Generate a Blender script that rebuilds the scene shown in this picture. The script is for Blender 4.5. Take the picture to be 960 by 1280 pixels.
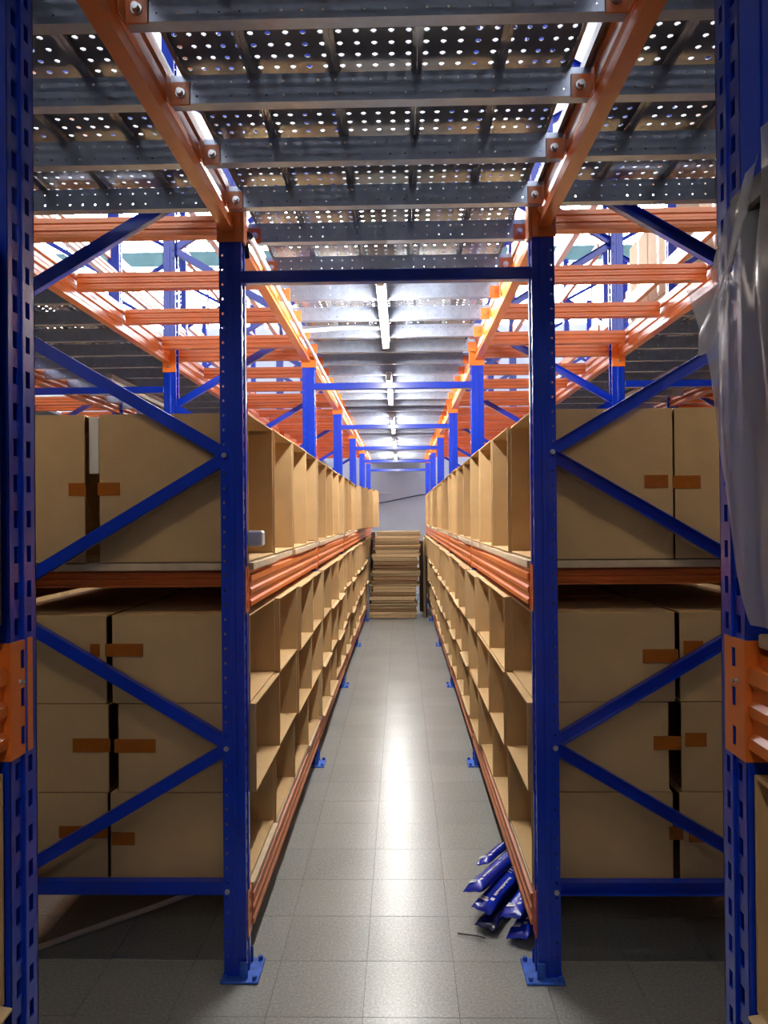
import bpy, math, random
from mathutils import Matrix, Vector, Euler
random.seed(7)
PI = math.pi
for o in list(bpy.data.objects): bpy.data.objects.remove(o)
SC = bpy.context.scene
COL = SC.collection

# ------------------------------------------------------------------ camera
CAM_H = 1.575
FPX = 960.0
cd = bpy.data.cameras.new('camera'); cam = bpy.data.objects.new('camera', cd); COL.objects.link(cam)
cd.sensor_fit = 'VERTICAL'; cd.sensor_height = 24.0; cd.lens = FPX * 24.0 / 1280.0
cd.clip_start = 0.02; cd.clip_end = 200
YAW, PITCH, ROLL = math.radians(1.25), math.radians(0.30), math.radians(-0.5)
cam.matrix_world = (Matrix.Translation((0, 0, CAM_H)) @ Matrix.Rotation(YAW, 4, 'Z')
                    @ Matrix.Rotation(PI / 2 + PITCH, 4, 'X') @ Matrix.Rotation(ROLL, 4, 'Z'))
SC.camera = cam

# ------------------------------------------------------------------ world, exposure
w = bpy.data.worlds.new('world'); SC.world = w; w.use_nodes = True
w.node_tree.nodes['Background'].inputs[0].default_value = (0.80, 0.88, 1.0, 1)
w.node_tree.nodes['Background'].inputs[1].default_value = 0.6
SC.view_settings.view_transform = 'Standard'
SC.view_settings.look = 'None'
SC.view_settings.exposure = 0.0
SC.view_settings.gamma = 1.0
SC.view_settings.use_curve_mapping = False
TUBE_E = 330.0        # aisle tubes
CROSS_E = 46.0       # cross-aisle tubes beside and behind the camera
REAR_FILL_E = 110.0        # unseen tube added behind the camera as fill light
WINDOW_E = 34.0
FRONT_FILL_E = 6.5        # windows added behind the camera as dim fill light

# ------------------------------------------------------------------ materials
def s2l(c):
    return tuple((x / 255 / 12.92) if x / 255 <= 0.04045 else ((x / 255 + 0.055) / 1.055) ** 2.4 for x in c)
def mat(name, rgb, rough=0.5, metal=0.0, var=0.0, scale=20.0, bump=0.0, bump_scale=80.0, coat=0.0, obj_var=0.0, spec=0.5, stretch=None, coords='Object'):
    m = bpy.data.materials.new(name); m.use_nodes = True
    nt = m.node_tree; b = nt.nodes['Principled BSDF']
    c = s2l(rgb)
    b.inputs['Roughness'].default_value = rough
    b.inputs['Metallic'].default_value = metal
    b.inputs['Specular IOR Level'].default_value = spec
    if coat:
        b.inputs['Coat Weight'].default_value = coat; b.inputs['Coat Roughness'].default_value = 0.12
    b.inputs['Base Color'].default_value = (*c, 1)
    if var or obj_var or bump:
        tc = nt.nodes.new('ShaderNodeTexCoord'); mp = nt.nodes.new('ShaderNodeMapping')
        nt.links.new(tc.outputs[coords], mp.inputs[0])
        if stretch: mp.inputs['Scale'].default_value = stretch
        n = nt.nodes.new('ShaderNodeTexNoise'); n.inputs['Scale'].default_value = scale; n.inputs['Detail'].default_value = 5
        nt.links.new(mp.outputs[0], n.inputs['Vector'])
        hs = nt.nodes.new('ShaderNodeHueSaturation'); hs.inputs['Color'].default_value = (*c, 1)
        mr = nt.nodes.new('ShaderNodeMapRange')
        mr.inputs['From Min'].default_value = 0.3; mr.inputs['From Max'].default_value = 0.7
        mr.inputs['To Min'].default_value = 1 - var; mr.inputs['To Max'].default_value = 1 + var
        nt.links.new(n.outputs['Fac'], mr.inputs['Value'])
        if obj_var:
            oi = nt.nodes.new('ShaderNodeObjectInfo'); m2 = nt.nodes.new('ShaderNodeMapRange')
            m2.inputs['To Min'].default_value = 1 - obj_var; m2.inputs['To Max'].default_value = 1 + obj_var
            nt.links.new(oi.outputs['Random'], m2.inputs['Value'])
            mu = nt.nodes.new('ShaderNodeMath'); mu.operation = 'MULTIPLY'
            nt.links.new(mr.outputs[0], mu.inputs[0]); nt.links.new(m2.outputs[0], mu.inputs[1])
            nt.links.new(mu.outputs[0], hs.inputs['Value'])
        else:
            nt.links.new(mr.outputs[0], hs.inputs['Value'])
        nt.links.new(hs.outputs[0], b.inputs['Base Color'])
        if bump:
            n2 = nt.nodes.new('ShaderNodeTexNoise'); n2.inputs['Scale'].default_value = bump_scale; n2.inputs['Detail'].default_value = 3
            nt.links.new(mp.outputs[0], n2.inputs['Vector'])
            bp = nt.nodes.new('ShaderNodeBump'); bp.inputs['Strength'].default_value = bump; bp.inputs['Distance'].default_value = 0.003
            nt.links.new(n2.outputs['Fac'], bp.inputs['Height']); nt.links.new(bp.outputs[0], b.inputs['Normal'])
    return m
def emit(name, rgb, e):
    m = bpy.data.materials.new(name); m.use_nodes = True
    nt = m.node_tree; nt.nodes.clear()
    o = nt.nodes.new('ShaderNodeOutputMaterial'); em = nt.nodes.new('ShaderNodeEmission')
    em.inputs[0].default_value = (*s2l(rgb), 1); em.inputs[1].default_value = e
    nt.links.new(em.outputs[0], o.inputs[0]); return m

M = {}
M['blue'] = mat('blue_powder_coat', (0, 50, 188), 0.28, 0.0, 0.10, 6, 0.0, coat=0.3)
M['blue_worn'] = mat('blue_worn_plate', (40, 90, 190), 0.5, 0.0, 0.35, 40)
M['orange'] = mat('orange_powder_coat', (228, 120, 46), 0.34, 0.0, 0.08, 8, 0.0, coat=0.2)
M['orange_dusty'] = mat('orange_dusty_beam', (192, 122, 84), 0.55, 0.0, 0.12, 14)
M['galv'] = mat('galvanised_steel', (158, 167, 186), 0.34, 0.75, 0.10, 30)
M['plank'] = mat('perforated_steel', (160, 162, 166), 0.24, 0.6, 0.12, 14)
M['steel'] = mat('bright_steel', (205, 208, 212), 0.3, 0.8)
M['card'] = mat('cardboard', (198, 166, 120), 0.85, 0, 0.05, 9, 0.25, 120, obj_var=0.07, spec=0.2)
M['card_edge'] = mat('cardboard_pale_lip', (208, 182, 140), 0.85, 0, 0.06, 30, spec=0.2)
M['board'] = mat('pale_shelf_board', (206, 186, 156), 0.8, 0, 0.12, 18, spec=0.2)
M['flat'] = mat('flattened_cardboard', (186, 160, 122), 0.85, 0, 0.25, 30, 0.5, 60, obj_var=0.30, spec=0.2, stretch=(1, 1, 10))
M['flat_dark'] = mat('flattened_cardboard_brown', (134, 104, 74), 0.85, 0, 0.25, 30, 0.5, 60, obj_var=0.15, spec=0.2, stretch=(1, 1, 10))
M['dark_card'] = mat('dark_cardboard', (92, 72, 56), 0.85, 0, 0.1, 8, spec=0.2)
M['tape'] = mat('brown_tape', (162, 90, 18), 0.25, 0, 0.10, 40)
M['white'] = mat('white_plastic', (228, 226, 222), 0.45, 0, 0.03, 10)
M['print'] = mat('white_print', (222, 226, 236), 0.5)
M['bag'] = mat('blue_foil_bag', (14, 44, 176), 0.25, 0.0, 0.2, 18, 0.5, 26)
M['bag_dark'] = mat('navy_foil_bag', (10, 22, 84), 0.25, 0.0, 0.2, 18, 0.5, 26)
M['black'] = mat('black_wrap', (26, 25, 27), 0.35, 0, 0.2, 12, 0.4, 24)
M['wall'] = mat('painted_wall', (222, 230, 236), 0.8, 0, 0.03, 3)
M['roof'] = mat('white_roof_sheet', (168, 170, 173), 0.7, 0, 0.03, 3)
M['teal'] = mat('teal_panel', (104, 142, 146), 0.6, 0, 0.08, 4)
M['concrete'] = mat('concrete_slab', (120, 120, 117), 0.7, 0, 0.08, 5)
M['carton'] = mat('cream_carton', (222, 196, 158), 0.8, 0, 0.04, 8, obj_var=0.06, spec=0.2)
M['cable'] = mat('dark_cable', (48, 50, 56), 0.6)
M['tube'] = emit('lit_tube', (255, 252, 246), TUBE_E)
M['tube_cross'] = emit('lit_cross_tube', (255, 238, 214), CROSS_E)
M['tube_fill'] = emit('rear_fill_tube', (255, 246, 232), REAR_FILL_E)
M['pane'] = emit('daylight_pane', (250, 252, 255), WINDOW_E)
M['pane_fill'] = emit('fill_light_pane', (250, 252, 255), FRONT_FILL_E)  # glow of the added windows, kept dim to spare the near joists

def floor_mat(name, grid):
    m = bpy.data.materials.new(name); m.use_nodes = True
    nt = m.node_tree; b = nt.nodes['Principled BSDF']; L = nt.links.new
    tc = nt.nodes.new('ShaderNodeTexCoord'); geo = nt.nodes.new('ShaderNodeNewGeometry')
    n1 = nt.nodes.new('ShaderNodeTexNoise'); n1.inputs['Scale'].default_value = 110; n1.inputs['Detail'].default_value = 2
    L(geo.outputs['Position'], n1.inputs['Vector'])
    r1 = nt.nodes.new('ShaderNodeValToRGB'); e = r1.color_ramp.elements
    e[0].position = 0.32; e[0].color = (*s2l((138, 139, 135)), 1); e[1].position = 0.68; e[1].color = (*s2l((162, 162, 157)), 1)
    x = r1.color_ramp.elements.new(0.55); x.color = (*s2l((150, 151, 148)), 1)
    L(n1.outputs['Fac'], r1.inputs[0])
    n2 = nt.nodes.new('ShaderNodeTexNoise'); n2.inputs['Scale'].default_value = 2.2; n2.inputs['Detail'].default_value = 4
    L(geo.outputs['Position'], n2.inputs['Vector'])
    hs = nt.nodes.new('ShaderNodeMix'); hs.data_type = 'RGBA'; hs.blend_type = 'MULTIPLY'; hs.inputs[0].default_value = 1.0; L(r1.outputs[0], hs.inputs[6])
    mr = nt.nodes.new('ShaderNodeMapRange'); mr.inputs['From Min'].default_value = 0.3; mr.inputs['From Max'].default_value = 0.7
    mr.inputs['To Min'].default_value = 0.95; mr.inputs['To Max'].default_value = 1.04
    L(n2.outputs['Fac'], mr.inputs['Value'])
    val = mr.outputs[0]
    if grid:
        br = nt.nodes.new('ShaderNodeTexBrick'); br.offset = 0.0; br.squash = 1.0
        br.inputs['Scale'].default_value = 1.0; br.inputs['Brick Width'].default_value = TILE; br.inputs['Row Height'].default_value = TILE
        br.inputs['Mortar Size'].default_value = 0.0012; br.inputs['Mortar Smooth'].default_value = 0.3
        mp = nt.nodes.new('ShaderNodeMapping'); mp.inputs['Location'].default_value = (-TX0 + 20 * TILE, -TY0 + 20 * TILE, 0)
        L(geo.outputs['Position'], mp.inputs[0]); L(mp.outputs[0], br.inputs['Vector'])
        m3 = nt.nodes.new('ShaderNodeMapRange'); m3.inputs['To Min'].default_value = 1.0; m3.inputs['To Max'].default_value = 0.55
        L(br.outputs['Fac'], m3.inputs['Value'])
        mu = nt.nodes.new('ShaderNodeMath'); mu.operation = 'MULTIPLY'; L(val, mu.inputs[0]); L(m3.outputs[0], mu.inputs[1]); val = mu.outputs[0]
    else:
        oi = nt.nodes.new('ShaderNodeObjectInfo'); m2 = nt.nodes.new('ShaderNodeMapRange')
        m2.inputs['To Min'].default_value = 0.965; m2.inputs['To Max'].default_value = 1.035
        L(oi.outputs['Random'], m2.inputs['Value'])
        mu = nt.nodes.new('ShaderNodeMath'); mu.operation = 'MULTIPLY'; L(val, mu.inputs[0]); L(m2.outputs[0], mu.inputs[1]); val = mu.outputs[0]
    L(val, hs.inputs[7]); L(hs.outputs[2], b.inputs['Base Color'])
    b.inputs['Roughness'].default_value = 0.26
    b.inputs['Specular IOR Level'].default_value = 0.5
    return m
TILE, TX0, TY0 = 0.305, 0.171, 2.42
M['tile'] = floor_mat('vinyl_tile', False)
M['tilefar'] = floor_mat('vinyl_tile_far', True)

def film_mat():
    m = bpy.data.materials.new('clear_plastic_film'); m.use_nodes = True
    nt = m.node_tree; nt.nodes.clear(); L = nt.links.new; N = nt.nodes.new
    out = N('ShaderNodeOutputMaterial'); tr = N('ShaderNodeBsdfTransparent'); df = N('ShaderNodeBsdfDiffuse'); tl = N('ShaderNodeBsdfTranslucent'); gl = N('ShaderNodeBsdfGlossy')
    df.inputs[0].default_value = (.85, .86, .90, 1); tl.inputs[0].default_value = (.85, .86, .90, 1); gl.inputs['Roughness'].default_value = .2
    a = N('ShaderNodeMixShader'); a.inputs[0].default_value = .45; L(df.outputs[0], a.inputs[1]); L(tl.outputs[0], a.inputs[2])
    c = N('ShaderNodeMixShader'); c.inputs[0].default_value = .12; L(a.outputs[0], c.inputs[1]); L(gl.outputs[0], c.inputs[2])
    d = N('ShaderNodeMixShader'); d.inputs[0].default_value = .56; L(tr.outputs[0], d.inputs[1]); L(c.outputs[0], d.inputs[2])
    L(d.outputs[0], out.inputs[0]); return m
M['film'] = film_mat()

# ------------------------------------------------------------------ mesh helpers
class MB:
    def __init__(s): s.v = []; s.f = []; s.sm = []
    def add(s, vs, fs, mtx=None, smooth=False):
        k = len(s.v)
        s.v += [tuple(mtx @ Vector(p)) for p in vs] if mtx is not None else [tuple(p) for p in vs]
        s.f += [tuple(i + k for i in f) for f in fs]; s.sm += [smooth] * len(fs)
        return s
    def box(s, x0, x1, y0, y1, z0, z1, mtx=None):
        vs = [(x0, y0, z0), (x1, y0, z0), (x1, y1, z0), (x0, y1, z0), (x0, y0, z1), (x1, y0, z1), (x1, y1, z1), (x0, y1, z1)]
        return s.add(vs, [(0, 3, 2, 1), (4, 5, 6, 7), (0, 1, 5, 4), (1, 2, 6, 5), (2, 3, 7, 6), (3, 0, 4, 7)], mtx)
    def bbox(s, x0, x1, y0, y1, z0, z1, b=0.002, mtx=None):      # chamfered box
        X, Y, Z = (x0, x1), (y0, y1), (z0, z1); vs = []; idx = {}
        for i in (0, 1):
            for j in (0, 1):
                for k in (0, 1):
                    sx, sy, sz = (b if i == 0 else -b), (b if j == 0 else -b), (b if k == 0 else -b)
                    for a, p in (('x', (X[i], Y[j] + sy, Z[k] + sz)), ('y', (X[i] + sx, Y[j], Z[k] + sz)), ('z', (X[i] + sx, Y[j] + sy, Z[k]))):
                        idx[(i, j, k, a)] = len(vs); vs.append(p)
        f = []
        for i in (0, 1):
            q = [idx[(i, 0, 0, 'x')], idx[(i, 1, 0, 'x')], idx[(i, 1, 1, 'x')], idx[(i, 0, 1, 'x')]]; f.append(tuple(q if i else q[::-1]))
            q = [idx[(0, i, 0, 'y')], idx[(1, i, 0, 'y')], idx[(1, i, 1, 'y')], idx[(0, i, 1, 'y')]]; f.append(tuple(q[::-1] if i else q))
            q = [idx[(0, 0, i, 'z')], idx[(1, 0, i, 'z')], idx[(1, 1, i, 'z')], idx[(0, 1, i, 'z')]]; f.append(tuple(q if i else q[::-1]))
        for a in (0, 1):
            for c in (0, 1):
                q = [idx[(a, c, 0, 'x')], idx[(a, c, 0, 'y')], idx[(a, c, 1, 'y')], idx[(a, c, 1, 'x')]]; f.append(tuple(q if a == c else q[::-1]))
                q = [idx[(a, 0, c, 'x')], idx[(a, 0, c, 'z')], idx[(a, 1, c, 'z')], idx[(a, 1, c, 'x')]]; f.append(tuple(q[::-1] if a == c else q))
                q = [idx[(0, a, c, 'y')], idx[(0, a, c, 'z')], idx[(1, a, c, 'z')], idx[(1, a, c, 'y')]]; f.append(tuple(q if a == c else q[::-1]))
        for i in (0, 1):
            for j in (0, 1):
                for k in (0, 1):
                    q = [idx[(i, j, k, c)] for c in 'xyz']; f.append(tuple(q if (i + j + k) % 2 else q[::-1]))
        return s.add(vs, f, mtx)
    def prism(s, prof, a, b, mtx=None):       # prof = (x,z) polygon, extruded along y
        n = len(prof); vs = [(x, a, z) for x, z in prof] + [(x, b, z) for x, z in prof]
        fs = [(i, (i + 1) % n, n + (i + 1) % n, n + i) for i in range(n)]
        fs += [tuple(range(n - 1, -1, -1)), tuple(range(n, 2 * n))]
        return s.add(vs, fs, mtx)
    def tube(s, pts, r, n=10, smooth=True):
        pts = [Vector(p) for p in pts]; vs = []; fs = []
        for i, p in enumerate(pts):
            t = (pts[min(i + 1, len(pts) - 1)] - pts[max(i - 1, 0)]).normalized()
            u = t.cross(Vector((0, 0, 1)))
            if u.length < 1e-3: u = t.cross(Vector((0, 1, 0)))
            u.normalize(); v = t.cross(u)
            for k in range(n):
                a = 2 * PI * k / n; vs.append(p + u * r * math.cos(a) + v * r * math.sin(a))
        for i in range(len(pts) - 1):
            for k in range(n):
                fs.append((i * n + k, i * n + (k + 1) % n, (i + 1) * n + (k + 1) % n, (i + 1) * n + k))
        s.add(vs, fs, None, smooth)
        m = (len(pts) - 1) * n; k0 = len(s.v) - len(vs)
        s.f += [tuple(k0 + i for i in range(n)), tuple(k0 + m + i for i in range(n - 1, -1, -1))]; s.sm += [False, False]
        return s
    def perf(s, cols, nrow, pitch, t, mtx=None):
        """sheet in the local xy plane (z 0..-t), cols = [(width, hole)], hole None | ('r', w, h) | ('o', dia)"""
        x = 0.0
        for wd, hole in cols:
            for r in range(nrow if hole else 1):
                y0 = r * pitch; y1 = y0 + pitch if hole else nrow * pitch
                C = [(x, y0), (x + wd, y0), (x + wd, y1), (x, y1)]
                if not hole:
                    s.add([(a, b, 0) for a, b in C] + [(a, b, -t) for a, b in C], [(0, 1, 2, 3), (7, 6, 5, 4)], mtx); continue
                cx, cy = x + wd / 2, (y0 + y1) / 2
                if hole[0] == 'r':
                    hw, hh = hole[1] / 2, hole[2] / 2
                    H = [(cx - hw, cy - hh), (cx + hw, cy - hh), (cx + hw, cy + hh), (cx - hw, cy + hh)]
                    F = [(i, (i + 1) % 4, 4 + (i + 1) % 4, 4 + i) for i in range(4)]
                else:
                    rr = hole[1] / 2
                    H = [(cx + rr * math.cos(math.radians(a)), cy + rr * math.sin(math.radians(a))) for a in (247.5, 292.5, 337.5, 22.5, 67.5, 112.5, 157.5, 202.5)]
                    F = [(0, 1, 5, 4), (1, 2, 7, 6), (2, 3, 9, 8), (3, 0, 11, 10), (1, 6, 5), (2, 8, 7), (3, 10, 9), (0, 4, 11)]
                P = C + H; n = len(P); h = len(H)
                vs = [(a, b, 0) for a, b in P] + [(a, b, -t) for a, b in P]
                fs = F + [tuple(n + i for i in f[::-1]) for f in F]
                fs += [(4 + i, 4 + (i + 1) % h, n + 4 + (i + 1) % h, n + 4 + i) for i in range(h)]
                s.add(vs, fs, mtx)
            x += wd
        W, Hh = x, nrow * pitch
        s.add([(0, 0, 0), (W, 0, 0), (W, Hh, 0), (0, Hh, 0), (0, 0, -t), (W, 0, -t), (W, Hh, -t), (0, Hh, -t)],
              [(0, 4, 5, 1), (1, 5, 6, 2), (2, 6, 7, 3), (3, 7, 4, 0)], mtx)
        return s
    def mesh(s, name, m):
        me = bpy.data.meshes.new(name); me.from_pydata(s.v, [], s.f); me.update()
        me.polygons.foreach_set('use_smooth', s.sm)
        me.materials.append(M[m] if isinstance(m, str) else m)
        return me

def link(name, me, parent=None, loc=(0, 0, 0), rot=(0, 0, 0)):
    o = bpy.data.objects.new(name, me); COL.objects.link(o)
    o.location = loc; o.rotation_euler = rot; o.parent = parent
    return o
def empty(name, loc=(0, 0, 0), rz=0.0, rot=None):
    o = bpy.data.objects.new(name, None); COL.objects.link(o); o.empty_display_size = 0.1
    o.location = loc; o.rotation_euler = rot if rot else (0, 0, rz); return o
def tag(o, label, cat, group=None):
    o['label'] = label; o['category'] = cat
    if group: o['group'] = group
    return o
def struct(o, label=None):
    o['kind'] = 'structure'
    if label: o['label'] = label
    return o
ORD = ['first', 'second', 'third', 'fourth', 'fifth', 'sixth', 'seventh', 'eighth', 'ninth', 'tenth', 'eleventh', 'twelfth', 'thirteenth',
       'fourteenth', 'fifteenth', 'sixteenth', 'seventeenth', 'eighteenth', 'nineteenth', 'twentieth', 'twenty-first', 'twenty-second', 'twenty-third',
       'twenty-fourth', 'twenty-fifth', 'twenty-sixth', 'twenty-seventh', 'twenty-eighth', 'twenty-ninth', 'thirtieth']

# ------------------------------------------------------------------ layout numbers
XL, XR = -0.54, 0.453          # aisle faces of the two racks
D = 0.96                       # frame depth
Y0, BAY, NB = 2.62, 2.23, 5
PW = 0.078                     # post width along the aisle
PX = 0.077                     # post depth
def fy(k): return Y0 + BAY * k + PW / 2
XLN, XRN = -2.60, 2.47         # faces of the neighbouring racks
WALL_Y = 15.6
ROOF_Z = 8.8
HX = 9.5

# ------------------------------------------------------------------ floor, walls, roof, windows
b = MB().box(-HX, HX, -7, WALL_Y, -0.15, -0.0035)
floor = struct(link('floor', b.mesh('floor', 'tilefar')), 'grey speckled vinyl tile floor of the aisle')
tb = MB().bbox(-TILE / 2 + 0.0007, TILE / 2 - 0.0007, -TILE / 2 + 0.0007, TILE / 2 - 0.0007, -0.0035, 0.0, 0.0006).mesh('tile', 'tile')
for i in range(-7, 7):
    for j in range(-1, 20):
        cx, cy = TX0 + (i + .5) * TILE, TY0 + (j + .5) * TILE
        if cx < -1.75 or cx > 1.7: continue
        if abs(cx + .04) > .66 and cy > 3.3: continue
        link('tile', tb, floor, (cx, cy, 0))

ZW = [(5.40, 6.72), (6.98, 8.25)]
b = MB()
b.box(-HX, HX, WALL_Y, WALL_Y + .2, 0, 5.40); b.box(-HX, HX, WALL_Y, WALL_Y + .2, 6.72, 6.98); b.box(-HX, HX, WALL_Y, WALL_Y + .2, 8.25, ROOF_Z)
WX = [(-8.6 + 2.9 * i, -8.6 + 2.9 * i + 2.7) for i in range(6)]
edges = [-HX] + [x for ab in WX for x in ab] + [HX]
for a, c in zip(edges[0::2], edges[1::2]):
    for z0, z1 in ZW: b.box(a, c, WALL_Y, WALL_Y + .2, z0, z1)
struct(link('wall_back', b.mesh('wall_back', 'wall')), 'pale blue-grey end wall behind the cardboard stack')
struct(link('trim_1', MB().bbox(-HX + .02, HX - .02, WALL_Y - .06, WALL_Y - .001, 6.70, 7.0, .005).mesh('trim_1', 'teal')), 'teal band between the high windows')
struct(link('wall_left', MB().box(-HX - .2, -HX, -7, WALL_Y, 0, ROOF_Z).mesh('wall_left', 'wall')))
struct(link('wall_right', MB().box(HX, HX + .2, -7, WALL_Y, 0, ROOF_Z).mesh('wall_right', 'wall')))
b = MB()
b.box(-HX, HX, -7.2, -7, 0, 5.40); b.box(-HX, HX, -7.2, -7, 6.72, 6.98); b.box(-HX, HX, -7.2, -7, 8.25, ROOF_Z)
for a, c in zip(edges[0::2], edges[1::2]):
    for z0, z1 in ZW: b.box(a, c, -7.2, -7, z0, z1)
struct(link('wall_front', b.mesh('wall_front', 'wall')))
struct(link('roof', MB().box(-HX, HX, -7, WALL_Y, ROOF_Z, ROOF_Z + .15).mesh('roof', 'roof')), 'white sheet roof above the upper storey')
n = 0
pane_cache = {}
for z0, z1, wy, wt in [(a, c, WALL_Y + .05, 'end wall') for a, c in ZW] + [(a, c, -7.05, 'wall behind the camera, added as fill light') for a, c in ZW]:  # set behind the camera is added to light the overhead crossbars
    for x0, x1 in WX:
        n += 1
        e = struct(empty('window_%d' % n, ((x0 + x1) / 2, wy, z0)), 'bright daylit window high in the ' + wt)
        wd, h = x1 - x0, z1 - z0
        key = (round(h, 3), wy > 0)
        if key not in pane_cache:
            fr = MB()
            for q in range(4): fr.box(-wd / 2 + q * (wd - .05) / 3, -wd / 2 + q * (wd - .05) / 3 + .05, -.03, .03, .05, h - .05)
            fr.box(-wd / 2, wd / 2, -.03, .03, 0, .05); fr.box(-wd / 2, wd / 2, -.03, .03, h - .05, h)
            pw = (wd - .2) / 3
            pane_cache[key] = (fr.mesh('window_frame', 'white'), MB().box(-pw / 2, pw / 2, -.006, .006, .05, h - .05).mesh('pane', 'pane' if wy > 0 else 'pane_fill'), pw)
        fm, pm, pw = pane_cache[key]
        link('window_frame', fm, e)
        for q in (-1, 0, 1): link('pane', pm, e, (q * (pw + .05), 0, 0))

# ------------------------------------------------------------------ rack posts and frames
def make_post(h):
    n = int(h / .05); b = MB()
    # aisle face: plane x=0, normal +x
    mt = Matrix(((0, 0, 1, 0), (1, 0, 0, -PW / 2), (0, 1, 0, 0), (0, 0, 0, 1)))
    b.perf([(.008, None), (.027, ('r', .014, .024)), (.008, None), (.027, ('r', .014, .024)), (.008, None)], n, .05, .0025, mt)
    b.bbox(-.001, .004, -.005, .005, 0, h, .001)
    for sgn in (-1, 1):
        # side faces, normal +-y
        if sgn < 0: mt = Matrix(((1, 0, 0, -PX), (0, 0, -1, -PW / 2), (0, 1, 0, 0), (0, 0, 0, 1)))
        else: mt = Matrix(((1, 0, 0, -PX), (0, 0, 1, PW / 2), (0, 1, 0, 0), (0, 0, 0, 1)))
        b.perf([(.003, None), (.020, ('o', .010)), (.054, None)], n, .05, .0025, mt)
        y = sgn * PW / 2
        b.bbox(-.045, -.028, min(y, y + sgn * .0035), max(y, y + sgn * .0035), 0, h, .0015)
        b.box(-PX, -PX + .0025, min(y, y - sgn * .018), max(y, y - sgn * .018), 0, h)
    return b.mesh('post', 'blue')
POST = make_post(5.4)
POST_LOW = make_post(2.70)
NODES = [(-1, .283), (1, .783), (-1, 1.286), (1, 1.788), (-1, 2.29), (1, 2.79), (-1, 3.295), (1, 3.80), (-1, 4.30), (1, 4.80), (-1, 5.25)]
xi = D / 2 - .055
def channel(L, w, dpt, t=.0025):                     # C channel along local x from 0..L, open to +y
    b = MB()
    b.box(0, L, -dpt / 2, -dpt / 2 + t, -w / 2, w / 2)
    b.box(0, L, -dpt / 2, dpt / 2, w / 2 - t, w / 2)
    b.box(0, L, -dpt / 2, dpt / 2, -w / 2, -w / 2 + t)
    return b
BL = math.hypot(2 * xi, .5025)
BRACE = channel(BL, .042, .030).mesh('brace', 'blue')
HBAR = channel(2 * xi + .02, .045, .034).mesh('brace', 'blue')
PLATE = MB().bbox(-.085, .045, -.075, .075, 0, .008, .002)
for dx, dy in ((.03, -.06), (.03, .06), (-.07, -.06), (-.07, .06)):
    PLATE.tube([(dx, dy, .006), (dx, dy, .022)], .008, 6, False)
PLATE.box(-.02, .006, -.052, -.047, .008, .06); PLATE.box(-.02, .006, .047, .052, .008, .06)
PLATE = PLATE.mesh('base_plate', 'blue_worn')
BOLT = MB().tube([(0, -.050, 0), (0, -.038, 0)], .0065, 6, False).tube([(0, -.043, 0), (0, -.0385, 0)], .009, 12, False).mesh('bolt', 'steel')
def frame(cx, cy, rz, label, group, cat='rack frame', low=False, plates=True, bolts=False, zmin=0.0):
    e = tag(empty('rack_frame', (cx, cy, 0), rz), label, cat, group)
    post = POST_LOW if low else POST
    link('post', post, e, (D / 2, 0, 0)); link('post', post, e, (-D / 2, 0, 0), (0, 0, PI))
    if plates:
        link('base_plate', PLATE, e, (D / 2, 0, 0)); link('base_plate', PLATE, e, (-D / 2, 0, 0), (0, 0, PI))
    if zmin <= .3: link('brace', HBAR, e, (-xi - .01, 0, .295))
    for (s0, z0), (s1, z1) in zip(NODES, NODES[1:]):
        if z1 > (2.6 if low else 5.3) or z0 < zmin: continue
        a = math.atan2(z1 - z0, (s1 - s0) * xi)
        link('brace', BRACE, e, (s0 * xi, 0.0, z0), (0, -a, 0))
    if bolts:
        for z in (.295, .783, 1.788):
            link('bolt', BOLT, e, (D / 2 - .064, 0, z)) if rz == 0 else link('bolt', BOLT, e, (D / 2 - .064, 0, z), (0, 0, PI))
    return e
for k in range(NB + 1):
    frame(XL - D / 2, fy(k), 0, 'blue slotted rack frame of the left box rack, %s from the camera' % ORD[k], 'frames of the two box racks', bolts=(k == 0))
    frame(XR + D / 2, fy(k), PI, 'blue slotted rack frame of the right box rack, %s from the camera' % ORD[k], 'frames of the two box racks', bolts=(k == 0))
for k in range(1, NB + 1):
    frame(XLN - D / 2, fy(k), 0, 'blue rack frame in the row left of the left box rack, %s from the camera' % ORD[k - 1], 'frames of the left neighbouring row', zmin=2.0)
    frame(XRN + D / 2, fy(k), PI, 'blue rack frame in the row right of the right box rack, %s from the camera' % ORD[k - 1], 'frames of the right neighbouring row', zmin=2.0)
NLX, NLY = -0.535, 1.075       # foreground posts
NRX, NRY = 0.455, 1.0665
frame(NLX - D / 2, NLY, 0, 'blue slotted rack frame at the left edge of the picture, nearest the camera', 'foreground frames', low=True)
frame(NRX + D / 2, NRY, PI, 'blue slotted rack frame at the right edge beside the plastic film', 'foreground frames', low=True)

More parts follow.
